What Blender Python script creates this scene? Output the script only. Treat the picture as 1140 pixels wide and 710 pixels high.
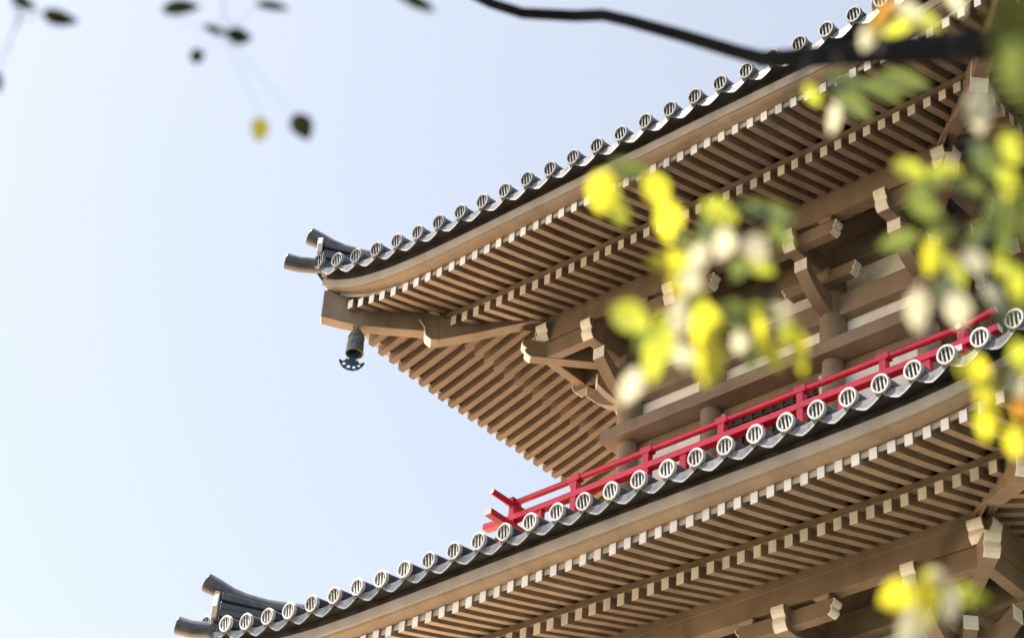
import bpy, bmesh, math, random
from mathutils import Vector, Matrix
random.seed(11)
R = math.radians
scene = bpy.context.scene
for o in list(bpy.data.objects): bpy.data.objects.remove(o)
COL = scene.collection
GZ = 11.75                                     # ground lies this far below the lower eave line

# ------------------------------------------------------------------ camera
cam_data = bpy.data.cameras.new('camera'); cam = bpy.data.objects.new('camera', cam_data); COL.objects.link(cam)
FPX = 2514.113
cam_data.sensor_width = 36; cam_data.lens = FPX/1140*36; cam_data.clip_start = .05; cam_data.clip_end = 20000
PITCH, ROLL, YAW = .6277, .0812, -.7575
CP = Vector((10.9165, -17.2717, -10.1429+GZ))
cf = Vector((math.sin(YAW)*math.cos(PITCH), math.cos(YAW)*math.cos(PITCH), math.sin(PITCH)))
cr0 = Vector((math.cos(YAW), -math.sin(YAW), 0)); cu0 = cr0.cross(cf)
cr = cr0*math.cos(ROLL)+cu0*math.sin(ROLL); cu = -cr0*math.sin(ROLL)+cu0*math.cos(ROLL)
m = Matrix((cr, cu, -cf)).transposed().to_4x4(); m.translation = CP
cam.matrix_world = m
scene.camera = cam
cam_data.dof.use_dof = True; cam_data.dof.focus_distance = 23.5; cam_data.dof.aperture_fstop = 2.6
scene.render.resolution_x, scene.render.resolution_y = 1024, 637

# ------------------------------------------------------------------ light
SUN_AZ = math.atan2(-.80, -.60)                # towards the sun, clockwise from +Y
SUN_EL = R(60)
world = bpy.data.worlds.new('World'); scene.world = world; world.use_nodes = True
wn = world.node_tree; wn.nodes.clear()
sky = wn.nodes.new('ShaderNodeTexSky'); sky.sky_type = 'NISHITA'; sky.sun_disc = False
sky.sun_elevation = SUN_EL; sky.sun_rotation = SUN_AZ
sky.altitude = 30; sky.air_density = 1.0; sky.dust_density = 2.0; sky.ozone_density = 1.0
bg = wn.nodes.new('ShaderNodeBackground'); bg.inputs['Strength'].default_value = .0565
wo = wn.nodes.new('ShaderNodeOutputWorld')
hs = wn.nodes.new('ShaderNodeHueSaturation'); hs.inputs['Saturation'].default_value = .46; hs.inputs['Hue'].default_value = .494
wn.links.new(sky.outputs[0], hs.inputs['Color']); wn.links.new(hs.outputs[0], bg.inputs[0]); wn.links.new(bg.outputs[0], wo.inputs[0])
sd = bpy.data.lights.new('sun', 'SUN'); sun = bpy.data.objects.new('sun', sd); COL.objects.link(sun)
sd.energy = 4.8; sd.angle = R(.53); sd.color = (1, .89, .74)
sdir = Vector((math.sin(SUN_AZ)*math.cos(SUN_EL), math.cos(SUN_AZ)*math.cos(SUN_EL), math.sin(SUN_EL)))
sun.rotation_euler = sdir.to_track_quat('Z', 'Y').to_euler(); sun.location = (-40, 15, 50)
vs = scene.view_settings
vs.view_transform = 'Standard'; vs.look = 'None'; vs.gamma = 1; vs.use_curve_mapping = False; vs.exposure = 2.2

# ------------------------------------------------------------------ materials
def mat(name, col, rough=.6, var=.12, scale=6, bump=.15, bscale=60, spec=.5, metal=0, col2=None, streak=False, piece=.10, dirt=.55):
    M = bpy.data.materials.new(name); M.use_nodes = True; nt = M.node_tree; P = nt.nodes['Principled BSDF']
    tc = nt.nodes.new('ShaderNodeTexCoord')
    mp = nt.nodes.new('ShaderNodeMapping'); nt.links.new(tc.outputs['Object'], mp.inputs[0])
    if streak: mp.inputs['Scale'].default_value = (1, 1, .18)
    n = nt.nodes.new('ShaderNodeTexNoise'); n.inputs['Scale'].default_value = scale; n.inputs['Detail'].default_value = 7
    n.inputs['Roughness'].default_value = .65
    nt.links.new(mp.outputs[0], n.inputs['Vector'])
    rp = nt.nodes.new('ShaderNodeValToRGB')
    a = [max(0, c*(1-var*1.6)) for c in col]; b = [min(1, c*(1+var)) for c in (col2 or col)]
    rp.color_ramp.elements[0].position = .3; rp.color_ramp.elements[1].position = .68
    rp.color_ramp.elements[0].color = (*a, 1); rp.color_ramp.elements[1].color = (*b, 1)
    nt.links.new(n.outputs[0], rp.inputs[0])
    oi = nt.nodes.new('ShaderNodeObjectInfo'); mv = nt.nodes.new('ShaderNodeMapRange')
    mv.inputs['To Min'].default_value = 1-piece; mv.inputs['To Max'].default_value = 1+piece*.6
    nt.links.new(oi.outputs['Random'], mv.inputs[0])
    hv = nt.nodes.new('ShaderNodeHueSaturation'); nt.links.new(mv.outputs[0], hv.inputs['Value'])
    n3 = nt.nodes.new('ShaderNodeTexNoise'); n3.inputs['Scale'].default_value = scale*.37+2.1; n3.inputs['Detail'].default_value = 3
    mp3 = nt.nodes.new('ShaderNodeMapping'); mp3.inputs['Scale'].default_value = (1, 1, .25); nt.links.new(tc.outputs['Object'], mp3.inputs[0]); nt.links.new(mp3.outputs[0], n3.inputs['Vector'])
    mx = nt.nodes.new('ShaderNodeMixRGB'); mx.blend_type = 'MULTIPLY'; mx.inputs[2].default_value = (.62, .57, .50, 1)
    r3 = nt.nodes.new('ShaderNodeMapRange'); r3.inputs['From Min'].default_value = .55; r3.inputs['From Max'].default_value = .75; r3.inputs['To Max'].default_value = dirt
    nt.links.new(n3.outputs[0], r3.inputs[0]); nt.links.new(r3.outputs[0], mx.inputs[0])
    nt.links.new(rp.outputs[0], mx.inputs[1]); nt.links.new(mx.outputs[0], hv.inputs['Color']); nt.links.new(hv.outputs[0], P.inputs['Base Color'])
    n2 = nt.nodes.new('ShaderNodeTexNoise'); n2.inputs['Scale'].default_value = bscale; n2.inputs['Detail'].default_value = 4
    nt.links.new(tc.outputs['Object'], n2.inputs['Vector'])
    bp = nt.nodes.new('ShaderNodeBump'); bp.inputs['Strength'].default_value = bump; bp.inputs['Distance'].default_value = .01
    nt.links.new(n2.outputs[0], bp.inputs['Height']); nt.links.new(bp.outputs[0], P.inputs['Normal'])
    mr = nt.nodes.new('ShaderNodeMapRange'); mr.inputs['To Min'].default_value = max(.05, rough-.1); mr.inputs['To Max'].default_value = min(1, rough+.12)
    nt.links.new(n.outputs[0], mr.inputs[0]); nt.links.new(mr.outputs[0], P.inputs['Roughness'])
    P.inputs['Specular IOR Level'].default_value = spec; P.inputs['Metallic'].default_value = metal
    return M
def leafmat(name, col, tr, tcol, gloss=.12):
    M = bpy.data.materials.new(name); M.use_nodes = True; nt = M.node_tree; nt.nodes.clear()
    out = nt.nodes.new('ShaderNodeOutputMaterial')
    tc = nt.nodes.new('ShaderNodeTexCoord'); n = nt.nodes.new('ShaderNodeTexNoise'); n.inputs['Scale'].default_value = 60
    nt.links.new(tc.outputs['Object'], n.inputs['Vector'])
    def rampto(c):
        r = nt.nodes.new('ShaderNodeValToRGB'); r.color_ramp.elements[0].color = (*[x*.7 for x in c], 1); r.color_ramp.elements[1].color = (*[min(1, x*1.15) for x in c], 1)
        nt.links.new(n.outputs[0], r.inputs[0]); return r
    d = nt.nodes.new('ShaderNodeBsdfDiffuse'); t = nt.nodes.new('ShaderNodeBsdfTranslucent'); g = nt.nodes.new('ShaderNodeBsdfGlossy')
    g.inputs['Roughness'].default_value = .35
    nt.links.new(rampto(col).outputs[0], d.inputs[0]); nt.links.new(rampto(tcol).outputs[0], t.inputs[0])
    m1 = nt.nodes.new('ShaderNodeMixShader'); m1.inputs[0].default_value = tr
    m2 = nt.nodes.new('ShaderNodeMixShader'); m2.inputs[0].default_value = gloss
    nt.links.new(d.outputs[0], m1.inputs[1]); nt.links.new(t.outputs[0], m1.inputs[2])
    nt.links.new(m1.outputs[0], m2.inputs[1]); nt.links.new(g.outputs[0], m2.inputs[2]); nt.links.new(m2.outputs[0], out.inputs[0])
    return M
M = dict(
    paint=mat('brown_beige_paint', (.258, .200, .152), .55, .16, 3.0, .12, 45, .4, streak=False),
    wall=mat('pale_plaster', (.84, .85, .86), .85, .05, 2.5, .1, 80, .3),
    white=mat('white_paint', (.86, .86, .86), .6, .05, 14, .08, 60, .3),
    trim=mat('fascia_paint', (.34, .305, .26), .55, .12, 3.0, .12, 45, .4),
    lit_board=mat('lit_soffit_board', (.52, .44, .35), .6, .1, 5.0, .12, 45, .4),  # paler than the timber paint: reflected light put into the colour
    pale=mat('grey_white_paint', (.52, .50, .48), .6, .10, 8, .1, 50, .3),
    tile=mat('smoked_tile', (.050, .060, .078), .30, .35, 9, .12, 70, .6, piece=.3),
    rim=mat('tile_rim', (.50, .51, .53), .42, .18, 22, .15, 80, .5, piece=.22),
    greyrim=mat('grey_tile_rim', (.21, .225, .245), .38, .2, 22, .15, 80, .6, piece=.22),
    lip=mat('tile_lip', (.13, .14, .155), .45, .2, 20, .1, 80, .5),
    dark=mat('black_copper_board', (.018, .018, .02), .5, .3, 5, .1, 40, .4),
    red=mat('crimson_lacquer', (.62, .022, .066), .38, .12, 5, .06, 40, .5),
    bell=mat('grey_green_bronze', (.13, .16, .165), .5, .3, 30, .2, 90, .5, .3),
    blue=mat('dark_blue_bronze', (.012, .045, .075), .4, .3, 20, .1, 60, .5, .2),
    iron=mat('black_iron', (.02, .018, .016), .5, .2, 20, .1, 60, .5),
    bark=mat('dark_bark', (.006, .006, .007), .95, .4, 30, .8, 90, .05),
    sand=mat('sandy_gravel', (.69, .50, .32), .95, .18, .8, .3, 40, .2),
    low_bounce=mat('low_bounce_ground', (.060, .062, .040), .95, .3, 1.2, .6, 25, .2),  # dark tone for the ground added to cut bounce light
    shade_crown=mat('shade_crown_leaf', (.035, .055, .018), .6, .35, .6, .1, 30, .3),
    stone=mat('podium_stone', (.38, .36, .33), .85, .12, 2, .2, 30, .3),
    door=mat('dark_door_wood', (.05, .042, .037), .6, .2, 4, .1, 40, .3),
)
L = dict(
    yellow=leafmat('leaf_yellow', (.28, .27, .02), .60, (.60, .56, .035), .08),
    green=leafmat('leaf_yellow_green', (.16, .19, .025), .58, (.40, .44, .04), .10),
    cream=leafmat('leaf_pale', (.76, .72, .58), .38, (.70, .66, .46), .16),
    dim=leafmat('leaf_dull_green', (.08, .115, .035), .35, (.20, .26, .05), .12),
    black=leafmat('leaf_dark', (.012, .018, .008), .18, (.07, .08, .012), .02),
    orange=leafmat('leaf_orange', (.45, .22, .03), .55, (.85, .45, .04), .08),
)

# ------------------------------------------------------------------ mesh helpers
class MB:
    def __init__(s): s.v = []; s.f = []; s.m = []; s.mi = 0
    def add(s, pts): n = len(s.v); s.v += [tuple(p) for p in pts]; return n
    def face(s, idx, mi=None): s.f.append(tuple(idx)); s.m.append(s.mi if mi is None else mi)
    def loft(s, rings, closed=True, caps=True, loop=False, capm=None):
        n = len(rings[0]); st = [s.add(r) for r in rings]; k = len(rings)
        for i in range(k if loop else k-1):
            a, b = st[i], st[(i+1) % k]
            for j in range(n if closed else n-1):
                j2 = (j+1) % n
                s.face((a+j, a+j2, b+j2, b+j))
        if caps and not loop and closed:
            s.face([st[0]+j for j in range(n)][::-1], None if capm is None else capm[0])
            s.face([st[-1]+j for j in range(n)], None if capm is None else capm[1])
    def box(s, c, sx, sy, sz, T=lambda p: p):
        x, y, z = c; q = []
        for dz in (-1, 1):
            q.append([T((x-sx/2, y-sy/2, z+dz*sz/2)), T((x+sx/2, y-sy/2, z+dz*sz/2)), T((x+sx/2, y+sy/2, z+dz*sz/2)), T((x-sx/2, y+sy/2, z+dz*sz/2))])
        s.loft(q)
    def tube(s, path, rad, n=12, caps=True, capm=None):
        path = [Vector(p) for p in path]; rings = []
        up = None
        for i, p in enumerate(path):
            t = (path[min(i+1, len(path)-1)]-path[max(i-1, 0)]).normalized()
            if up is None: up = Vector((0, 0, 1)) if abs(t.z) < .9 else Vector((1, 0, 0))
            a = t.cross(up).normalized(); b = a.cross(t).normalized(); up = b
            r = rad[i] if isinstance(rad, (list, tuple)) else rad
            rings.append([p+a*r*math.cos(2*math.pi*j/n)+b*r*math.sin(2*math.pi*j/n) for j in range(n)])
        s.loft(rings, True, caps, False, capm)
    def build(s, name, mats, parent=None, bevel=0, smooth=False, label=None):
        me = bpy.data.meshes.new(name); me.from_pydata(s.v, [], s.f)
        mats = mats if isinstance(mats, (list, tuple)) else [mats]
        for mm in mats: me.materials.append(mm)
        for p, i in zip(me.polygons, s.m): p.material_index = min(i, len(mats)-1); p.use_smooth = smooth
        bm = bmesh.new(); bm.from_mesh(me); bmesh.ops.recalc_face_normals(bm, faces=bm.faces); bm.to_mesh(me); bm.free()
        if smooth and hasattr(me, 'set_sharp_from_angle'): me.set_sharp_from_angle(angle=R(40))
        o = bpy.data.objects.new(name, me); COL.objects.link(o)
        if parent: o.parent = parent
        if bevel:
            b = o.modifiers.new('edge', 'BEVEL'); b.width = bevel; b.segments = 2; b.limit_method = 'ANGLE'; b.angle_limit = R(35)
        if label: o['label'] = label
        return o
def empty(name, parent=None, **props):
    o = bpy.data.objects.new(name, None); COL.objects.link(o); o.empty_display_size = .2
    if parent: o.parent = parent
    for k, v in props.items(): o[k] = v
    return o
def F(k, x, o, z):                              # face k (0 front, 1 left, 2 back, 3 right): x along it, o outwards from the axis
    p = (x, -o)
    for _ in range(k): p = (p[1], -p[0])
    return (p[0], p[1], z)
def proj(p):
    v = Vector(p)-CP; d = v.dot(cf)
    return (570+FPX*v.dot(cr)/d, 355-FPX*v.dot(cu)/d, d)

# ------------------------------------------------------------------ ground
g = MB(); g.add([(-3000, -3000, 0), (3000, -3000, 0), (3000, 3000, 0), (-3000, 3000, 0)]); g.face((0, 1, 2, 3))
go = g.build('ground', M['sand']); go['kind'] = 'structure'
g = MB(); pts = [(-40, -400), (400, -400), (400, 400), (3, 400), (5, 40), (6, 9), (5.5, 5), (5.2, -5.2), (-3, -5.6), (-9, -7.5), (-16, -13), (-26, -40)]
g.add([(x, y, .004) for x, y in pts]); g.face(range(len(pts)))
lw = g.build('added_dark_ground', M['low_bounce']); lw['kind'] = 'structure'  # unseen dark sheet, added to cut ground bounce from front and right

# ------------------------------------------------------------------ pagoda
pagoda = empty('pagoda', label='tall brown and white tiered pagoda with grey tiled roofs and red balcony railing', category='pagoda')
S0 = .45
class Tier: pass
def tier(**kw):
    t = Tier(); t.__dict__.update(kw); return t
UP = tier(z=4.4453+GZ, a=4.3881, l=.3516, k=7.25, m=.058, g=.3849, kr=6.97, n=-.027, x0=-4.2454, p=.3031, nt=29,
          xr=-3.925, q=.1655, nr=48, xi=-3.1504, ni=39, wb=1.84, w2=.748, off=0., name='upper')
LO = tier(z=GZ, a=4.7461, l=.2474, k=7.2, m=.036, g=.341, kr=7.7, n=-.014, x0=-4.7126, p=.3000, nt=32,
          xr=-2.5557-10*.1635, q=.1635, nr=52, xi=-1.4819-12*.1635, ni=43, wb=2.18, w2=.86, off=.34, name='lower')
def LT(t, x): u = abs(x)/t.a; return t.l*u**t.k+t.m*u*u
def LR(t, x): u = abs(x)/t.a; return t.g*u**t.kr+t.n*u*u
US = [math.sin(math.pi/2*(i/24-1)) for i in range(49)]      # -1..1, denser at the corners
US = [max(-1, min(1, (u*.55+(i/24-1)*.45))) for i, u in enumerate(US)]
def ring_sweep(mb, t, prof, lift):
    rings = []
    for k in range(4):
        for u in US[:-1]:
            rings.append([F(k, u*(t.a-d), t.a-d, t.z+z+lift(t, u*(t.a-d if d > .5 else t.a))) for d, z in prof])
    mb.loft(rings, True, False, True)
def deck(t, x, d):
    return t.z-.085+S0*d+.012*d*d+LT(t, x)*max(0, 1-d/2.6)

def end_disc(mb, k, t, x, o, z, r=.084, s=.14):
    ca = 1/math.sqrt(1+s*s); sa = s*ca            # tube axis runs inwards and up
    def P(px, pz, e):                             # local disc coordinates, e outwards along the axis
        return F(k, x+px, o+e*ca+pz*sa, z+pz*ca-e*sa)
    n = 20
    C = [(math.cos(2*math.pi*j/n), math.sin(2*math.pi*j/n)) for j in range(n)]
    mb.mi = 0
    mb.loft([[P(c*(r-.009), q*(r-.009), -.36) for c, q in C], [P(c*(r-.009), q*(r-.009), -.03) for c, q in C]], True, False)
    mb.mi = 1
    rings = [[P(c*rr, q*rr, e) for c, q in C] for rr, e in ((r-.009, -.03), (r, -.022), (r, .010), (r-.004, .014), (r-.017, .014), (r-.020, -.006))]
    mb.loft(rings, True, False)
    mb.mi = 2; i0 = mb.add([P(c*(r-.020), q*(r-.020), -.006) for c, q in C]); mb.face(range(i0, i0+n))
    mb.mi = 1
    ra = random.uniform(-.09, .09); cR, sR = math.cos(ra), math.sin(ra); P0 = P
    P = lambda px, pz, e: P0(px*cR-pz*sR, px*sR+pz*cR, e)
    for bx in (-.036, 0, .036):
        w = .0058; h = math.sqrt((r-.022)**2-(abs(bx)+w*.6)**2)
        q = [[P(bx-w, -h, e), P(bx+w, -h, e), P(bx+w, h, e), P(bx-w, h, e)] for e in (-.008, .006)]
        mb.loft(q)
    mb.mi = 0
def trough(mb, k, t, xa, xb, o, s=S0):
    n = 8; xm = (xa+xb)/2; hw = (xb-xa)/2
    def zz(x): return LT(t, x)
    ca = 1/math.sqrt(1+s*s); sa = s*ca
    def P(v, w, e):                               # v -1..1 across; w height; e outwards along the slope
        x = xm+v*hw; return F(k, x, o+e*ca, t.z+w+zz(x)-e*sa)
    V = [(-1+2*j/n) for j in range(n+1)]
    top = lambda v: -.032-.045*(1-v*v); bot = lambda v: -.085-.086*(1-abs(v)**1.35)
    mb.mi = 0
    # pan of the tile, two skins
    rings = []
    for e in (-.36, -.012):
        rings.append([P(v, top(v), e) for v in V]+[P(v, top(v)-.018, e) for v in reversed(V)])
    mb.loft(rings)
    # hanging lip
    mb.mi = 0
    A = [[P(v, top(v)+.002, e) for v in V]+[P(v, bot(v)+.014, e) for v in reversed(V)] for e in (-.012, .004)]
    mb.loft(A)
    mb.mi = 3
    B = [[P(v, bot(v)+.014, e) for v in V]+[P(v, bot(v)-.003, e) for v in reversed(V)] for e in (-.014, .005)]
    mb.loft(B)
    mb.mi = 0
rafter_jobs = []
def rafter(t, k, x, kind):
    """one rafter as a mesh whose outer end face is white"""
    mb = MB()
    hipgap = .085
    if kind == 'flying':
        w, h = .075, .11; d0 = .2499
        d1 = min(1.09, t.a-abs(x)-hipgap)
        zf = lambda d: -.394+.30*(d-.2499)-.035*max(0, (d-.25)*(1.09-d))*.7
    else:
        w, h = .08, .118; d0 = 1.0692
        d1 = min(t.a-(t.wb+.02), t.a-abs(x)-hipgap)
        zf = lambda d: -.3211+.33*(d-1.0692)
    if d1-d0 < .05: return None
    x += random.uniform(-.003, .003); w *= random.uniform(.96, 1.04); jz = random.uniform(-.003, .003); d0 += random.uniform(-.006, .006)
    n = 4 if kind == 'flying' else 2
    rings = []
    for i in range(n+1):
        d = d0+(d1-d0)*i/n
        zc = t.z+zf(d)+LR(t, x)+jz
        rings.append([F(k, x-w/2, t.a-d, zc-h/2), F(k, x+w/2, t.a-d, zc-h/2), F(k, x+w/2, t.a-d, zc+h/2), F(k, x-w/2, t.a-d, zc+h/2)])
    mb.loft(rings, True, True, False, (1, 0))
    c = F(k, x, t.a-d0, t.z+zf(d0)+LR(t, x))
    return mb, c
def soffit(mb, t, k, d0, d1, zf, th=.018):
    for i in range(len(US)-1):
        q = []
        for u in (US[i], US[i+1]):
            col = []
            for e in range(5):
                d = d0+(d1-d0)*e/4
                xx = u*(t.a-d)
                col.append(F(k, xx, t.a-d, t.z+zf(d)+LR(t, xx)))
            q.append(col)
        a = mb.add(q[0]); b = mb.add(q[1])
        for e in range(4): mb.face((a+e, b+e, b+e+1, a+e+1))
def diag_arm(mb, sgn, sta, w):
    """sta: (s, zbottom, ztop) along the diagonal towards the corner (sgn*s, -s)"""
    dirv = Vector((sgn, -1, 0)).normalized(); nrm = Vector((-dirv.y, dirv.x, 0))
    rings = []
    for s, zb, zt in sta:
        c = Vector((sgn*s, -s, 0))
        rings.append([c-nrm*w/2+Vector((0, 0, zb)), c+nrm*w/2+Vector((0, 0, zb)), c+nrm*w/2+Vector((0, 0, zt)), c-nrm*w/2+Vector((0, 0, zt))])
    mb.loft(rings)
WAVE = [(0, 0), (.06, .014), (.2, .016), (.38, .004), (.5, -.024), (.58, -.012), (.74, -.012), (.9, -.03), (1, -.052)]
def wavy_arm(place, o0, o1, zb, zt, w, parent, name, both=False):
    """arm seen from the side: runs from o0 to o1 with a carved wave end (or two); place(o, side, z) gives the world point"""
    mb = MB()
    h = zt-zb
    endpts = [(o1+f, zt-t*h) for t, f in WAVE]
    prof = list(endpts)
    if both: prof += [(o0-f, zt-t*h) for t, f in reversed(WAVE)]
    else: prof += [(o0, zb), (o0, zt)]
    mb.loft([[place(o, -w/2, z) for o, z in prof], [place(o, w/2, z) for o, z in prof]])
    arm = mb.build(name, M['paint'], parent)
    for pts, s in ([(endpts, 1)]+([([(o0-f, zt-t*h) for t, f in WAVE], -1)] if both else [])):
        ring = [(o+s*.002, z) for o, z in pts]+[(o+s*.012, z-(.008 if i == 0 else 0)) for i, (o, z) in reversed(list(enumerate(pts)))]
        cap = MB()
        cap.loft([[place(o, -w/2-.004, z) for o, z in ring], [place(o, w/2+.004, z) for o, z in ring]])
        cap.build('painted_end', M['white'], parent)
    return arm
def curved_arm(place, o0, o1, z0, z1, w, h, parent):
    """an arm that sweeps outwards and up, white on its cut end"""
    n = 10; top = []; bot = []
    for i in range(n+1):
        s = i/n; o = o0+(o1-o0)*s
        zb = z0+(z1-z0)*(s**1.9)
        bot.append((o, zb)); top.append((o, zb+h+(1-s)*.10))
    mb = MB()
    rings = [[place(b[0], -w/2, b[1]), place(b[0], w/2, b[1]), place(tp[0], w/2, tp[1]), place(tp[0], -w/2, tp[1])] for b, tp in zip(bot, top)]
    mb.loft(rings); mb.build('curved_arm', M['paint'], parent, .006)
    cp = MB(); e = .008
    cp.loft([[place(o1+q, -w/2-.003, z1-.003), place(o1+q, w/2+.003, z1-.003), place(o1+q, w/2+.003, z1+h+.003), place(o1+q, -w/2-.003, z1+h+.003)] for q in (.001, e)])
    cp.build('painted_end', M['white'], parent)

def build_tier(t):
    zr = t.z; a = t.a
    # --- roof: deck, tile courses on every side
    rf = MB()
    rf.mi = 2
    DS = [.035, .3, .7, 1.2, 1.8, 2.4, 3.0, a-1.2, a-.6, a-.02] if t is UP else [.035, .3, .7, 1.2, 1.7, 2.2, a-2.2]
    for k in range(4):
        rings = []
        for u in US:
            r = [F(k, u*(a-.34), a-.34, zr-.177+LR(t, u*a)), F(k, u*(a-.145), a-.145, zr-.178+LR(t, u*a)), F(k, u*(a-.138), a-.138, zr-.12+LT(t, u*a)),
                 F(k, u*(a-.035), a-.035, zr-.115+LT(t, u*a))]
            r += [F(k, u*(a-d), a-d, deck(t, u*(a-d), d)) for d in DS]
            rings.append(r)
        rf.loft(rings, False, False)
    rf.mi = 0
    if t is LO:
        q = a-DS[-1]; zt = deck(t, 0, DS[-1])
        i = rf.add([(-q, -q, zt), (q, -q, zt), (q, q, zt), (-q, q, zt)]); rf.face((i, i+1, i+2, i+3))
    dmax_all = a if t is UP else a-2.2
    for k in range(4):
        for i in range(t.nt):
            x = t.x0+i*t.p
            d1 = min(a-abs(x)-.06, dmax_all-.05)
            if d1 < .45: continue
            path = [F(k, x, a-d, deck(t, x, d)+.045) for d in [.33+(d1-.33)*e/5 for e in range(6)]]
            rf.tube(path, .068, 8, True)
            if k:
                end_disc(rf, k, t, x, a, zr+LT(t, x))
                if i < t.nt-1: trough(rf, k, t, x, x+t.p, a-.022)
    roof = rf.build('tiled_roof', [M['tile'], M['rim'], M['dark'], M['lip']], pagoda, 0, True)
    # the loose front row: every tile one sub-part
    for i in range(t.nt):
        x = t.x0+i*t.p
        mb = MB(); end_disc(mb, 0, t, x, a+random.uniform(-.004, .004), zr+LT(t, x)+random.uniform(-.004, .004))
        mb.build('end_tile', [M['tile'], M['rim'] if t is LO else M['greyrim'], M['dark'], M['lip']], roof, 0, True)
        if i < t.nt-1:
            mb = MB(); trough(mb, 0, t, x, x+t.p, a-.022+random.uniform(-.004, .004))
            mb.build('eave_tile', [M['tile'], M['rim'], M['dark'], M['lip']], roof, 0, True)
    # hip ridges at the two front corners (and the two behind)
    for cx, cy in ((-1, -1), (1, -1), (-1, 1), (1, 1)):
        dv = Vector((cx, cy, 0)).normalized(); nv = Vector((-dv.y, dv.x, 0))
        def Q(s, off, z): return Vector((cx*s, cy*s, 0))+nv*off+Vector((0, 0, zr+z))
        rm = MB()
        ss = [a-.10, a-.25, a-.42, a-.65, a-.95, a-1.4, a-2.0, a-2.6]
        if t is UP: ss += [a-3.3, .35]
        else: ss = ss[:-1]+[a-2.25]
        top = lambda s: max(.56, (deck(t, s, a-s)-zr)+.20)+max(0, .16*(1-(a-s-.05)/.42))**1.0*.75
        for lay in range(5):                        # layered ridge tiles, each course a little in or out
            w = .122 if lay % 2 == 0 else .098
            r0, r1 = lay/5, (lay+.86)/5
            rings = []
            for s in ss:
                zt = top(s)-.07; zb_ = min(deck(t, s, a-s)-zr-.06, zt-.22)
                rings.append([Q(s, -w, zb_+(zt-zb_)*r0), Q(s, w, zb_+(zt-zb_)*r0), Q(s, w, zb_+(zt-zb_)*r1), Q(s, -w, zb_+(zt-zb_)*r1)])
            rm.loft(rings)
        ridge = rm.build('hip_ridge', M['tile'], roof, .008)
        tb = MB()
        path = [Q(a+.03, 0, top(a)+.045), Q(a-.05, 0, top(a-.05)+.01), Q(a-.15, 0, top(a-.15)-.035)]+[Q(s, 0, top(s)-.055) for s in ss[1:]]
        tb.tube(path, [.098, .092, .088]+[.085]*len(ss[1:]), 18)
        tb.build('ridge_tile', M['tile'], roof, .006, True)
        cb = MB()
        zc = LT(t, a)
        cb.tube([Q(a+.185, 0, zc-.045), Q(a+.08, 0, zc-.075), Q(a-.15, 0, zc-.07), Q(a-.6, 0, zc-.10)], [.092, .088, .085, .085], 18)
        cb.build('corner_tile', M['tile'], roof, .006, True)
        pl = MB()
        s0, s1 = a-.085, a-.045
        pts = [(-.15, zc+.02), (.15, zc+.02), (.165, zc+.12), (.13, zc+.22), (.09, zc+.33), (-.09, zc+.33), (-.13, zc+.22), (-.165, zc+.12)]
        pl.loft([[Q(s, p, min(z, top(a)-.03)) for p, z in pts] for s in (s0, s1)])
        pl.build('ridge_end_plate', M['pale'], roof, .012)
    # --- eave: boards
    ev = MB()
    for k in range(4):
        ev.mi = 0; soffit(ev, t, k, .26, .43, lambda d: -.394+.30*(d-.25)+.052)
        ev.mi = 1; soffit(ev, t, k, .43, 1.13, lambda d: -.394+.30*(d-.25)+.052)  # paler behind the tips, imitating light reflected up between the rafters
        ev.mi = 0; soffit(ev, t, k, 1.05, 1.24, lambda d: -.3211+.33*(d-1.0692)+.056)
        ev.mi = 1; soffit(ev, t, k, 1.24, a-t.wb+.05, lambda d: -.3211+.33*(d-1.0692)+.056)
    eave = ev.build('eave', [M['paint'], M['lit_board']], pagoda)
    fb = MB(); ring_sweep(fb, t, [(.118, -.180), (.118, -.274), (.126, -.284), (.30, -.284), (.30, -.180)], LR)
    fb.build('fascia', M['trim'], eave)
    fb = MB(); ring_sweep(fb, t, [(.142, -.2845), (.150, -.305), (.176, -.322), (.235, -.338), (.33, -.338), (.33, -.2845)], LR)
    fb.build('eave_board', M['paint'], eave)
    fb = MB(); ring_sweep(fb, t, [(.268, -.3385), (.268, -.388), (.284, -.388), (.284, -.3385)], LR)
    fb.build('trim_board', M['pale'], eave)
    kb = MB(); ring_sweep(kb, t, [(1.055, -.262), (1.055, -.205), (1.12, -.185), (1.12, -.245)], LR)
    kb.build('edge_beam', M['paint'], eave)
    # purlins on all four sides
    po = 2.49+t.off
    for k in range(4):
        mb = MB(); mb.loft([[F(k, x, po-.07, zr-.215), F(k, x, po+.07, zr-.215), F(k, x, po+.07, zr-.08), F(k, x, po-.07, zr-.10)] for x in (-po+.02, po-.02)])
        mb.build('purlin_cap', M['paint'], eave, .006)
        e = .003*(k % 2)
        wavy_arm(lambda o, s, z, k=k: F(k, o, po+s, z), -po-.12, po+.12, zr-.42-e, zr-.212-e, .135, eave, 'purlin', True)
    # hip rafters
    for sg in (-1, 1):
        mb = MB(); D = a-4.3881
        diag_arm(mb, sg, [(s+D, zr+b, zr+tp) for s, b, tp in ((3.30, -.43, -.22), (3.48, -.445, -.20), (3.70, -.452, -.17), (3.95, -.448, -.13), (4.10, -.425, -.09), (4.235, -.385, -.03))], .15)
        hp = mb.build('flying_hip_rafter', M['paint'], eave, .008)
        mb = MB()
        diag_arm(mb, sg, [(s+D, zr+b, zr+tp) for s, b, tp in ((t.wb-D-.02, -.02, .25), (2.64, -.181, .08), (3.05, -.407, -.14), (3.33, -.545, -.29))], .16)
        mb.build('hip_rafter', M['paint'], eave, .006)
        mb = MB()
        dv = Vector((sg, -1, 0)).normalized(); nv = Vector((-dv.y, dv.x, 0)); hq = []
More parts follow.
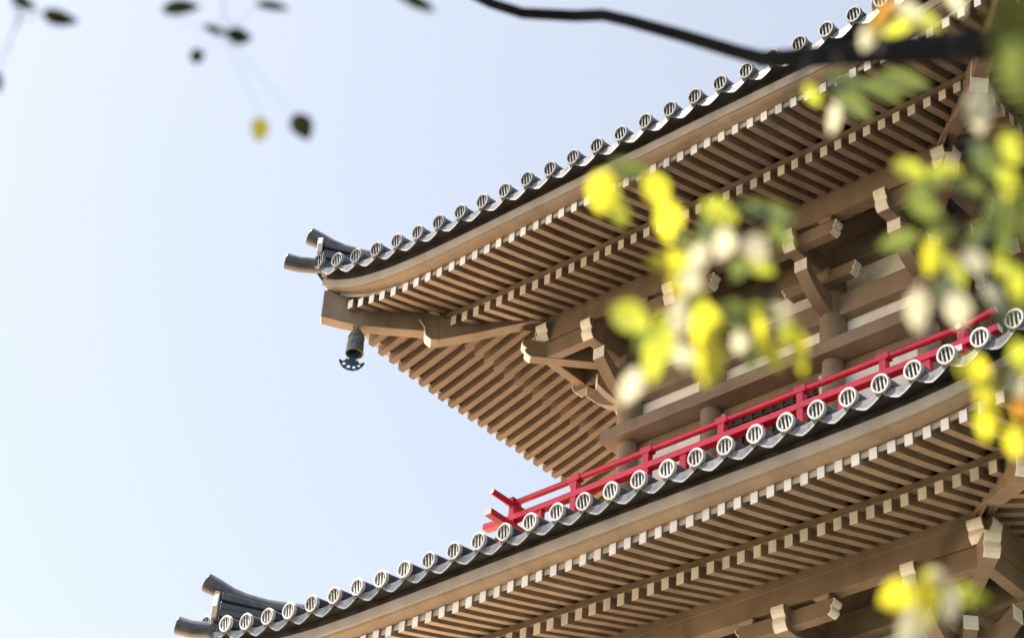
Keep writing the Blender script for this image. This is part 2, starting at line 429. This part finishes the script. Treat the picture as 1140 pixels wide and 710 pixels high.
        for z, s0 in ((-.548, 3.385), (-.50, 3.425), (-.40, 3.44), (-.305, 3.485)):
            hq.append((s0, z))
        ringp = [(3.331, -.545)]+hq+[(3.331, -.29)]
        mb.loft([[Vector((sg*(s_+D), -(s_+D), zr+z_))+nv*w_ for s_, z_ in ringp] for w_ in (-.08, .08)])
        mb.build('hip_rafter_nose', M['paint'], eave, .004)
        mb = MB(); ringp = [(s_+.001, z_) for s_, z_ in hq]+[(s_+.013, z_) for s_, z_ in reversed(hq)]
        mb.loft([[Vector((sg*(s_+D), -(s_+D), zr+z_))+nv*w_ for s_, z_ in ringp] for w_ in (-.084, .084)])
        mb.build('painted_end', M['white'], eave, .003)
        mb = MB()
        diag_arm(mb, sg, [(4.236+D, zr-.39, zr-.03), (4.246+D, zr-.39, zr-.03)], .156)
        mb.build('painted_end', M['white'], eave, .003)
    # rafters: visible ones queue up to be ranked, the rest go into one row mesh
    xs_f = [t.xr+i*t.q for i in range(t.nr)]
    xs_i = [t.xi+i*t.q for i in range(t.ni)]
    xl_f = [3.9005+(a-4.3881)-i*t.q for i in range(48 if t is UP else 52)]
    xl_i = [3.9005-4*t.q+(a-4.3881)-i*t.q for i in range(40 if t is UP else 44)]
    for k in range(4):
        for kind, xs in (('flying', xs_f if k != 1 else xl_f), ('base', xs_i if k != 1 else xl_i)):
            for x in xs:
                r = rafter(t, k, x, kind)
                if r: rafter_jobs.append((kind, k, t, r[0], r[1], eave))
    # --- body
    wb, w2, off = t.wb, t.w2, t.off
    core = wb-.05
    zlow = zr-1.62 if t is UP else 1.1
    body = MB(); body.box((0, 0, (zr+.2+zlow)/2), 2*core-.02, 2*core-.02, zr+.2-zlow)
    wall = body.build('plaster_wall', M['wall'], pagoda)
    for k in (0, 1, 3):
        for z0, z1, pr, nm in ((-1.105, -.855, .07, 'tie_beam'), (-.515, -.25, .09, 'head_beam'), (-.249, .24, .02, 'upper_board')):
            mb = MB(); e = core if nm != 'upper_board' else core-.004
            mb.loft([[F(k, x, e-.01, zr+z0), F(k, x, wb+pr, zr+z0), F(k, x, wb+pr, zr+z1), F(k, x, e-.01, zr+z1)] for x in (-wb+.10, wb-.10)])
            mb.build(nm, M['paint'], pagoda, .008)
    done = set()
    for k in (0, 1, 3):
        for x in (-wb, -w2, w2, wb):
            p = F(k, x, wb, 0); key = (round(p[0], 2), round(p[1], 2))
            if key in done: continue
            done.add(key)
            mb = MB(); mb.tube([(p[0], p[1], zr-1.60 if t is UP else 1.0), (p[0], p[1], zr-.30)], .14, 28)
            mb.build('column', M['paint'], pagoda, 0, True)
    # --- brackets
    oe = 2.63+off; oc = 2.49+off
    for k in (0, 1, 3):
        for x in (-wb, -w2, w2, wb):
            bs = empty('bracket_set', pagoda)
            pl_out = lambda o, s, z, x=x, k=k: F(k, x+s, o, z)
            wavy_arm(pl_out, wb-.02, oe, zr-.67, zr-.432, .125, bs, 'bracket_arm')
            curved_arm(pl_out, wb+.09, 2.40+off, zr-1.08, zr-.80, .14, .135, bs)
            pl_x = lambda o, s, z, k=k: F(k, o, oc+s, z)
            if abs(x) < wb-.1:
                wavy_arm(pl_x, x-.50, x+.50, zr-.62, zr-.47, .11, bs, 'cross_arm', True)
            else:
                sg = 1 if x > 0 else -1
                pl_c = lambda o, s, z, k=k, sg=sg: F(k, sg*o, oc+s, z)
                mb = MB(); mb.loft([[F(k, sg*o, oc-.055, z), F(k, sg*o, oc+.055, z), F(k, sg*o, oc+.055, z2), F(k, sg*o, oc-.055, z2)] for o, z, z2 in ((wb-.10, zr-.63, zr-.43), (oc+.056, zr-.63, zr-.43))]); mb.build('cross_arm', M['paint'], bs, .006)
            # shorter arm near the wall
            pl_w = lambda o, s, z, k=k: F(k, o, wb+.20+s, z)
            if abs(x) < wb-.1: wavy_arm(pl_w, x-.42, x+.42, zr-.80, zr-.66, .10, bs, 'cross_arm', True)
            for bx in ((-.40, 0, .40) if abs(x) < wb-.1 else (0,)):
                mb = MB(); c = .085
                zb0, zb1 = zr-.468, zr-.422
                if bx != 0:
                    mb.loft([[F(k, x+bx-r, oc-r, z), F(k, x+bx+r, oc-r, z), F(k, x+bx+r, oc+r, z), F(k, x+bx-r, oc+r, z)] for r, z in ((c*.72, zb0), (c, zb0+.025), (c, zb1))])
                else:
                    mb.loft([[F(k, x-r, wb+.13-r, z), F(k, x+r, wb+.13-r, z), F(k, x+r, wb+.13+r, z), F(k, x-r, wb+.13+r, z)] for r, z in ((.10, zr-.76), (.14, zr-.72), (.14, zr-.62))])
                mb.build('bearing_block', M['paint'], bs, .006)
    for sg in (-1, 1):                              # corner sets run out along the diagonal
        bs = empty('bracket_set', pagoda)
        dv = Vector((sg, -1, 0)).normalized(); nv = Vector((-dv.y, dv.x, 0))
        r2 = math.sqrt(2)
        pd = lambda o, s, z, dv=dv, nv=nv: tuple(dv*o*r2+nv*s+Vector((0, 0, z)))
        wavy_arm(pd, wb, 2.67+off, zr-.635, zr-.425, .13, bs, 'bracket_arm')
        curved_arm(pd, wb+.04, 2.10+off, zr-1.10, zr-.90, .12, .12, bs)
        mb = MB(); diag_arm(mb, sg, [(2.30+off, zr-.424, zr-.21), (2.42+off, zr-.424, zr-.21)], .2)
        mb.build('bearing_block', M['paint'], bs, .01)
    return roof
roof_up = build_tier(UP); roof_lo = build_tier(LO)

# rafters in order of how large they show: the hundred largest of each kind are single pieces
for kind, nm in (('flying', 'flying_rafter'), ('base', 'base_rafter')):
    js = [j for j in rafter_jobs if j[0] == kind]
    def key(j):
        x, y, d = proj(j[4])
        seen = -20 < x < 1160 and -20 < y < 745 and (j[1] == 0 or (j[1] == 1 and j[2] is UP and x < 640))
        return (0 if seen else 1, d)
    js.sort(key=key)
    nseen = sum(1 for j in js if key(j)[0] == 0)
    n1 = min(100, nseen)
    for j in js[:n1]: j[3].build(nm, [M['paint'], M['white']], j[5], .004)
    big = MB()
    for j in js[n1:]:
        b = len(big.v); big.v += j[3].v; big.f += [tuple(i+b for i in f) for f in j[3].f]; big.m += j[3].m
    o = big.build(nm+'_row', [M['paint'], M['white']], pagoda); o['kind'] = 'stuff'

# --- balcony storey between the two roofs
Z = GZ
mb = MB()
q = 2.06
mb.box((0, 0, Z+2.905), 2*q, 2*q, .15); mb.build('ledge', M['paint'], pagoda, .012)
mb = MB(); mb.box((0, 0, Z+2.79), 3.62, 3.62, .082); mb.build('tie_beam', M['paint'], pagoda, .006)
mb = MB(); mb.box((0, 0, Z+1.98), 3.56, 3.56, 1.62); mb.build('plaster_wall', M['wall'], pagoda)
for k in (0, 1, 3):
    for x in (-1.84, -.748, .748, 1.84):
        if k and abs(x) > 1.8 and x*(1 if k == 1 else -1) > 0: continue
        p = F(k, x, 1.86, 0)
        mb = MB(); mb.tube([(p[0], p[1], Z+1.2), (p[0], p[1], Z+2.828)], .112, 24); mb.build('pillar', M['pale'] if False else M['paint'], pagoda, 0, True)
dr = MB(); dr.box((0, -1.80, Z+1.95), 1.18, .05, 1.5); door = dr.build('door', M['door'], pagoda)
for sx in (-1, 1):
    mb = MB(); mb.box((sx*.60, -1.83, Z+1.97), .05, .07, 1.55); mb.build('door_jamb', M['pale'], door, .004)
lt = MB()
for i in range(9): lt.box((-.50+i*.125, -1.84, Z+2.0), .025, .03, 1.3)
for i in range(9): lt.box((0, -1.838, Z+1.45+i*.14), 1.1, .022, .025)
lt.build('lattice', M['door'], door)
mb = MB(); mb.box((0, 0, Z+1.10), 5.0, 5.0, .25); mb.build('balcony_base', M['paint'], pagoda)
mb = MB(); mb.box((0, 0, Z+1.265), 5.6, 5.6, .07); balcony = mb.build('balcony_floor', M['red'], pagoda, .006)
rail = empty('balcony_railing', pagoda)
WR = 2.66
def bar(name, k, z, w, h, ext, up=0, rnd=False, neg=None):
    mb = MB(); mb.mi = 0
    ng = ext if neg is None else neg
    xs = [-WR-ng, -WR-ng*.55, -WR-ng*.15, -WR, WR, WR+ext*.15, WR+ext*.55, WR+ext]
    zs = [up, up*.45, up*.05, 0, 0, up*.05, up*.45, up]
    if rnd: mb.tube([F(k, x, WR, Z+z+dz) for x, dz in zip(xs, zs)], w/2, 14, True, (1, 1))
    else: mb.loft([[F(k, x, WR-w/2, Z+z+dz-h/2), F(k, x, WR+w/2, Z+z+dz-h/2), F(k, x, WR+w/2, Z+z+dz+h/2), F(k, x, WR-w/2, Z+z+dz+h/2)] for x, dz in zip(xs, zs)], True, True, False, (1, 1))
    mb.build(name, [M['red'], M['white']], rail, 0 if rnd else .006, rnd)
for k in range(4):
    lift = -.012 if k % 2 else 0
    bar('top_rail', k, 1.99+lift*2, .068, .068, .35, .0 if k % 2 else .05, True, {0: .10, 3: .07}.get(k))
    bar('lower_rail', k, 1.80+lift*8, .09, .070, .38, .0 if k % 2 else .02, False, {3: .10}.get(k))
    bar('ground_rail', k, 1.40+lift, .10, .09, .30)
    for x in (-1.8325, -.9162, 0, .9162, 1.8325, WR):
        mb = MB()
        mb.loft([[F(k, x-w, WR-w, Z+z), F(k, x+w, WR-w, Z+z), F(k, x+w, WR+w, Z+z), F(k, x-w, WR+w, Z+z)] for w, z in ((.038, 1.30), (.038, 1.949))])
        mb.mi = 0
        mb.loft([[F(k, x-.070, WR-.042, Z+z), F(k, x+.070, WR-.042, Z+z), F(k, x+.070, WR+.042, Z+z), F(k, x-.070, WR+.042, Z+z)] for z in (1.950, 2.026-lift*.5)])
        mb.build('post', M['red'], rail, .006)
# short struts between the rails, as on the photographed front
for k in (0, 1):
    for x in [-2.29+i*.458*2 for i in range(6)]:
        mb = MB(); mb.loft([[F(k, x-.04, WR-.03, Z+z), F(k, x+.04, WR-.03, Z+z), F(k, x+.04, WR+.03, Z+z), F(k, x-.04, WR+.03, Z+z)] for z in (1.44, 1.765)])
        mb.build('strut', M['red'], rail, .004)

# raised ornament tile on the upper roof near the right end
mb = MB(); end_disc(mb, 0, UP, 2.93, UP.a-.22, UP.z+.235, .155, .30)
mb.build('ornament_tile', [M['tile'], M['rim'], M['dark'], M['lip']], roof_up, 0, True)
# podium, finial
mb = MB(); mb.box((0, 0, .55), 9, 9, 1.1); mb.build('podium', M['stone'], pagoda, .03)
# ------------------------------------------------------------------ wind bell under the corner
bc = Vector((-3.955, -3.955, UP.z))
bell = empty('wind_bell', label='grey green bronze wind bell hanging under the corner of the upper eave', category='bell')
bell.location = bc
lb = MB()
prof = [(.0, -.490), (.030, -.492), (.062, -.505), (.082, -.54), (.088, -.60), (.089, -.68), (.093, -.735), (.100, -.765), (.100, -.785), (.090, -.785), (.082, -.74), (.078, -.60), (.05, -.52), (0, -.515)]
n = 24
rings = [[(max(r, .001)*math.cos(2*math.pi*j/n), max(r, .001)*math.sin(2*math.pi*j/n), z) for j in range(n)] for r, z in prof]
lb.loft(rings, True, False); lb.build('bell_body', M['bell'], bell, 0, True)
rb = MB()
for z in (-.575, -.665, -.70):
    rb.tube([(.0895*math.cos(2*math.pi*j/20), .0895*math.sin(2*math.pi*j/20), z) for j in range(21)], .005, 6)
for j in range(4):
    an = j*math.pi/2+.4
    rb.tube([(.088*math.cos(an), .088*math.sin(an), -.575), (.090*math.cos(an), .090*math.sin(an), -.70)], .005, 6)
rb.build('raised_band', M['bell'], bell, 0, True)
hk = MB()
hk.tube([(0, 0, -.445), (0, 0, -.43)], [.055, .055], 16)
hk.tube([(0, 0, -.445), (.015, -.015, -.463), (.028, -.02, -.475), (.012, -.01, -.492), (0, 0, -.497)], .010, 8)
hk.tube([(.03*math.cos(x), .03*math.sin(x), -.485+.025*math.sin(x*2)) for x in [2*math.pi*j/14 for j in range(15)]], .007, 6)
hk.build('hook', M['iron'], bell, 0, True)
# clapper: rod and fan-shaped wind plate with round holes
vx = cr*.92+cu*.0; vx.z = 0; vx.normalize(); vz = Vector((0, 0, 1)); vy = vx.cross(vz)
cl = MB(); cl.tube([(0, 0, -.60), (0, 0, -.80)], .010, 8); cl.build('clapper_rod', M['iron'], bell, 0, True)
tilt = R(-9)
def PP(u, w, e):
    u2 = u*math.cos(tilt)-w*math.sin(tilt); w2 = u*math.sin(tilt)+w*math.cos(tilt)
    p = vx*u2+vy*e+vz*(w2-.78); return tuple(p)
outline = [(-.035, .0), (.035, .0), (.062, -.075), (.075, -.105), (.100, -.118), (.128, -.090), (.142, -.105), (.128, -.150), (.095, -.195), (.04, -.222), (-.02, -.222), (-.075, -.200), (-.115, -.160), (-.140, -.118), (-.128, -.100), (-.098, -.122), (-.075, -.105), (-.062, -.075)]
holes = [(-.075, -.150, .020), (-.018, -.178, .022), (.042, -.176, .020), (.088, -.146, .017), (-.048, -.075, .0125), (.048, -.075, .0125)]
bm = bmesh.new()
import mathutils.geometry as mg
loops = [[Vector((u, w)) for u, w in outline]]
for hx, hy, hr in holes: loops.append([Vector((hx+hr*math.cos(-2*math.pi*j/12), hy+hr*math.sin(-2*math.pi*j/12))) for j in range(12)])
vco, _, fc, *_ = mg.delaunay_2d_cdt([v for l in loops for v in l],
    [(b+i, b+(i+1) % len(l)) for l, b in zip(loops, [sum(len(q) for q in loops[:i]) for i in range(len(loops))]) for i in range(len(l))], [], 0, 1e-6)
def inside(p, poly):
    c = False; j = len(poly)-1
    for i in range(len(poly)):
        if (poly[i][1] > p[1]) != (poly[j][1] > p[1]) and p[0] < (poly[j][0]-poly[i][0])*(p[1]-poly[i][1])/(poly[j][1]-poly[i][1])+poly[i][0]: c = not c
        j = i
    return c
fp = MB(); i1 = fp.add([PP(v.x, v.y, -.006) for v in vco]); i2 = fp.add([PP(v.x, v.y, .006) for v in vco])
used = []
for f in fc:
    c = sum((vco[i] for i in f), Vector((0, 0)))/len(f)
    if not inside(c, outline) or any((c-Vector((h[0], h[1]))).length < h[2]*.97 for h in holes): continue
    fp.face([i1+i for i in f]); fp.face([i2+i for i in reversed(f)]); used.append(f)
from collections import Counter
ec = Counter(tuple(sorted((f[i], f[(i+1) % len(f)]))) for f in used for i in range(len(f)))
for (p_, q_), c in ec.items():
    if c == 1: fp.face((i1+p_, i1+q_, i2+q_, i2+p_))
fp.build('wind_plate', M['blue'], bell)

# ------------------------------------------------------------------ the tree in front of the camera
def at(px, py, d):
    v = cf+cr*((px-570)/FPX)-cu*((py-355)/FPX)
    return CP+v.normalized()*d
tree = empty('tree', label='blurred leafy tree in front of the pagoda with yellow leaves and a dark bough', category='tree')
bough_px = [(520, -9, 7.6), (547, 4, 7.4), (582, 15, 7.2), (640, 18, 7.0), (672, 17, 6.8), (702, 24, 6.6), (760, 40, 6.3), (820, 58, 6.0), (850, 66, 5.8), (885, 65, 5.6), (925, 61, 5.4), (1000, 56, 5.0), (1070, 52, 4.7), (1140, 48, 4.4), (1260, 60, 4.0), (1420, 110, 3.7)]
bp_ = [at(*p) for p in bough_px]
rad = [.0165, .0175, .018, .0185, .0185, .0185, .019, .0195, .021, .024, .026, .029, .029, .030, .034, .055]
foot = at(1500, 330, 3.9); foot.z = 0
trunk = MB()
tk = [foot+Vector((0, 0, -.1)), foot+Vector((0, .01, .4)), foot+Vector((-.05, .03, 1.4)), Vector((bp_[-1].x, bp_[-1].y, bp_[-1].z-.5)), bp_[-1], bp_[-1]+Vector((.05, .1, 1.2)), bp_[-1]+Vector((.3, .3, 2.6))]
trunk.tube(tk, [.16, .13, .11, .095, .09, .07, .03], 16); trunk.build('trunk', M['bark'], tree, 0, True)
bb = MB(); bb.tube(bp_, rad, 12); bough = bb.build('bough', M['bark'], tree, 0, True)
shade_crown = MB()  # unseen crown, added to darken the right-hand side
for _ in range(150):
    a_, b_, r_ = random.uniform(0, 6.283), math.asin(random.uniform(-1, 1)), random.uniform(.25, 1)**.5
    cc = Vector((16.0+5.2*r_*math.cos(a_)*math.cos(b_), -9.0+5.2*r_*math.sin(a_)*math.cos(b_), 11.5+6.0*r_*math.sin(b_)))
    for _ in range(60):
        p = cc+Vector((random.gauss(0, .42), random.gauss(0, .42), random.gauss(0, .34)))
        t1 = Vector((random.gauss(0, 1), random.gauss(0, 1), random.gauss(0, 1))).normalized()
        t2 = t1.cross(Vector((random.gauss(0, 1), random.gauss(0, 1), random.gauss(0, 1)))).normalized()
        i = shade_crown.add([p-t1*.11, p+t2*.05, p+t1*.11, p-t2*.05]); shade_crown.face((i, i+1, i+2, i+3))
for q, n_ in [(p, 3) for p in bp_[:-2]]+[(at(x_, y_, 4.5), 2) for x_, y_ in ((66, 20), (26, 3), (201, 9), (266, 40), (219, 63), (303, 7), (466, 4))]:  # unseen clumps towards the sun, added to shade bough and dark leaves
    for _ in range(n_*3):
        cc = q+sdir*random.uniform(1.3, 3.4)+Vector((random.gauss(0, .10), random.gauss(0, .10), 0))
        x_, y_, d_ = proj(cc)
        if -60 < x_ < 1200 and y_ > -150: continue
        for _ in range(26):
            p = cc+Vector((random.gauss(0, .10), random.gauss(0, .10), random.gauss(0, .08)))
            t1 = Vector((random.gauss(0, 1), random.gauss(0, 1), random.gauss(0, .5))).normalized()
            t2 = t1.cross(Vector((random.gauss(0, .5), random.gauss(0, .5), 1))).normalized()
            i = shade_crown.add([p-t1*.045, p+t2*.02, p+t1*.045, p-t2*.02]); shade_crown.face((i, i+1, i+2, i+3))
shade_crown.build('shade_crown', M['shade_crown'], tree)
lim = MB()
top_ = tk[-1]
for tgt in ((14.5, -10, 10), (17, -8, 11), (16, -11, 12.5), (15.5, -7, 13.5)):
    tgt = Vector(tgt); lim.tube([top_-Vector((0, 0, .4)), top_.lerp(tgt, .45)+Vector((0, 0, .5)), tgt], [.06, .05, .02], 8)
lim.build('limb', M['bark'], tree, 0, True)
def leaf(mb, px, py, d, lng, wid, ang, slot, tiltv=None):
    """pointed oval leaf centred on a pixel ray; ang in image degrees, 0 right, 90 down"""
    d = d*1.1 if d < 4 else d
    c = at(px, py, d); k = d/FPX
    l = lng*k; w = wid*k
    a = R(ang); T = (cr*math.cos(a)-cu*math.sin(a))+cf*random.uniform(-.35, .35); T.normalize()
    nrm = -cf+cr*random.uniform(-.5, .5)+cu*random.uniform(-.5, .5)
    B = nrm.cross(T).normalized(); N = T.cross(B).normalized()
    mb.mi = slot; n = 8; rows = []
    for i in range(n+1):
        s = i/n
        hw = w/2*(math.sin(math.pi*min(1, s**.85))**.8 if 0 < s < 1 else .02)
        bend = -l*.22*(s-.4)**2
        row = []
        for v in (-1, -.5, 0, .5, 1):
            row.append(c+T*(s-.5)*l+B*hw*v+N*(bend+abs(v)*hw*.22))
        rows.append(row)
    mb.loft(rows, False, False)
    return c-T*l*.5
def spray(name, root_px, leaves, label=None, root_r=.0022):
    """a twig with its leaves: twig part carrying a leaf sub-part"""
    tw = MB(); lf = MB(); root = at(*root_px)
    bases = []
    for (px, py, d, lng, wid, ang, slot) in leaves:
        bases.append(leaf(lf, px, py, d, lng, wid, ang, slot))
    cen = sum(bases, Vector())/len(bases)
    mid = root.lerp(cen, .6)+Vector((0, 0, .015))
    tw.tube([root, root.lerp(mid, .5)+Vector((0, 0, .01)), mid, cen], [root_r, root_r*.85, root_r*.7, root_r*.5], 7)
    for b in bases:
        tw.tube([mid.lerp(cen, random.uniform(.2, 1)), (cen+b)/2+Vector((0, 0, .006)), b], [root_r*.45, root_r*.38, root_r*.3], 5)
    t = tw.build(name, M['bark'], tree, 0, True, label)
    lf.build('leaves', [L['yellow'], L['green'], L['cream'], L['dim'], L['black'], L['orange']], t, 0, True)
Y, G, C, D, K, O = range(6)
spray('twig', (860, 66, 4.3), [(672, 214, 3.3, 54, 40, 100, Y), (731, 212, 3.3, 44, 30, 60, Y), (744, 246, 3.2, 50, 34, 80, Y), (746, 290, 3.2, 56, 26, 175, Y), (705, 190, 3.4, 60, 22, 20, D), (690, 236, 3.3, 36, 20, 70, G), (760, 270, 3.2, 36, 20, 60, D)], 'twig with yellow leaves over the upper rafters')
spray('twig', (900, 62, 4.1), [(800, 237, 3.3, 46, 30, 20, G), (862, 238, 3.4, 50, 24, 10, D), (838, 232, 3.4, 40, 20, 190, D), (805, 271, 3.1, 38, 30, 100, C), (842, 276, 3.1, 34, 30, 60, C), (846, 293, 3.2, 40, 26, 40, G), (776, 290, 3.1, 44, 22, 110, C), (785, 262, 3.2, 40, 18, 100, D), (822, 300, 3.2, 34, 18, 120, D), (870, 262, 3.3, 40, 18, 50, D)])
spray('twig', (905, 62, 4.1), [(702, 354, 3.0, 50, 36, 30, G), (728, 398, 3.0, 62, 26, 95, G), (757, 352, 3.0, 50, 26, 100, C), (786, 366, 2.95, 62, 36, 85, Y), (790, 402, 2.95, 60, 34, 95, Y), (764, 398, 3.0, 44, 24, 60, C), (702, 430, 3.0, 46, 26, 112, C), (742, 374, 3.05, 60, 26, 80, G), (768, 318, 3.0, 40, 26, 90, C), (812, 352, 3.05, 40, 20, 60, D), (720, 378, 3.05, 40, 20, 140, D), (776, 340, 3.0, 40, 22, 95, G), (754, 318, 3.0, 30, 18, 70, Y)], 'longest hanging twig with pale and bright yellow leaves')
spray('twig', (930, 60, 4.1), [(822, 350, 3.15, 40, 24, 60, D), (846, 374, 3.1, 58, 22, 75, Y), (868, 350, 3.15, 32, 24, 40, C), (862, 397, 3.1, 38, 22, 70, Y), (890, 390, 3.1, 60, 20, 75, Y), (824, 380, 3.15, 30, 20, 100, C), (880, 372, 3.1, 36, 22, 70, G), (850, 348, 3.15, 36, 20, 20, G), (836, 402, 3.1, 30, 16, 90, D)])
spray('twig', (1000, 56, 3.9), [(988, 14, 3.2, 44, 22, 130, O), (978, 28, 3.2, 40, 18, 120, Y), (1012, 12, 3.2, 34, 18, 30, C), (1028, 24, 3.25, 44, 22, 20, G), (966, 42, 3.2, 32, 18, 110, C), (1062, -4, 3.2, 46, 18, 60, C), (1000, 30, 3.2, 40, 18, 150, G)])
spray('twig', (930, 60, 4.1), [(928, 132, 3.4, 38, 16, 95, C), (905, 105, 3.4, 30, 16, 60, G), (944, 94, 3.5, 60, 22, 20, D), (980, 100, 3.5, 60, 20, 200, D), (950, 118, 3.4, 50, 24, 30, D), (1005, 90, 3.5, 60, 24, 10, D)])
spray('twig', (1060, 53, 3.7), [(1091, 122, 3.1, 56, 30, 88, C), (1014, 190, 3.2, 46, 26, 20, G), (1050, 194, 3.2, 46, 26, 170, G), (1098, 178, 3.2, 56, 30, 60, D), (1126, 166, 3.15, 44, 26, 60, G), (1124, 212, 3.15, 60, 24, 70, G), (1076, 206, 3.2, 50, 20, 20, D), (1030, 208, 3.2, 40, 18, 160, D), (1108, 236, 3.1, 50, 22, 100, D)])
spray('twig', (1080, 52, 3.7), [(1048, 256, 3.1, 36, 26, 30, D), (1085, 291, 3.0, 34, 24, 60, C), (1116, 296, 3.05, 40, 26, 40, G), (1105, 330, 3.0, 36, 22, 60, C), (1022, 345, 2.95, 52, 26, 92, C), (1066, 344, 2.95, 40, 30, 80, C), (1038, 284, 3.05, 50, 22, 100, Y), (1122, 255, 3.1, 60, 26, 100, D), (1000, 268, 3.1, 46, 22, 160, D), (1030, 232, 3.1, 50, 24, 30, D), (1062, 300, 3.1, 46, 22, 60, G), (1090, 262, 3.1, 50, 22, 130, D), (1132, 318, 3.0, 50, 24, 80, G), (1050, 322, 3.0, 40, 20, 120, D), (1118, 350, 3.0, 44, 20, 70, D)])
spray('twig', (1150, 50, 3.5), [(1085, 412, 2.9, 44, 32, 15, Y), (1098, 440, 2.9, 50, 24, 80, Y), (1098, 468, 2.9, 46, 24, 90, Y), (1134, 436, 2.9, 46, 24, 80, C), (1136, 452, 2.9, 30, 18, 95, O), (1130, 492, 2.9, 40, 22, 80, Y), (1138, 400, 2.9, 50, 26, 60, G), (1118, 424, 2.9, 40, 18, 60, D)], 'twig with yellow leaves at the red railing')
spray('twig', (1300, 75, 3.2), [(1000, 662, 2.85, 46, 36, 150, Y), (1034, 656, 2.85, 50, 34, 100, Y), (1016, 696, 2.85, 60, 28, 120, C), (1056, 672, 2.85, 50, 24, 85, C), (1082, 662, 2.9, 44, 22, 20, G), (1028, 682, 2.85, 56, 24, 110, Y), (1046, 646, 2.85, 34, 20, 60, C)], 'lowest twig of yellow and pale leaves')
spray('twig', (1200, 50, 3.3), [(1142, 8, 1.9, 90, 40, 70, K), (1112, 26, 2.1, 70, 30, 95, K), (1124, 62, 2.1, 70, 30, 70, D), (1160, 70, 1.8, 100, 46, 100, K), (1136, 96, 2.0, 70, 28, 40, D), (1160, 150, 1.9, 90, 40, 80, K), (1162, 235, 2.0, 80, 36, 100, D)], 'dark nearest leaves at the thick end of the bough')
spray('twig', (40, -60, 4.6), [(66, 20, 4.5, 46, 18, 15, K), (26, 3, 4.5, 34, 14, 30, K), (-2, 92, 4.6, 24, 12, 90, K)], None, .003)
spray('twig', (240, -60, 4.6), [(201, 9, 4.5, 44, 19, -5, K), (266, 40, 4.5, 30, 20, 15, K), (240, 34, 4.55, 30, 9, 20, K), (219, 63, 4.5, 18, 17, 90, K), (303, 7, 4.5, 40, 12, 10, K), (289, 144, 4.4, 30, 21, 95, Y), (336, 141, 4.4, 34, 26, 60, K)], 'sparse twig of dark leaves with one yellow leaf against the sky', .0012)
spray('twig', (470, -60, 4.6), [(466, 4, 4.5, 42, 15, 25, K), (450, -6, 4.5, 40, 14, 40, K)], None, .003)
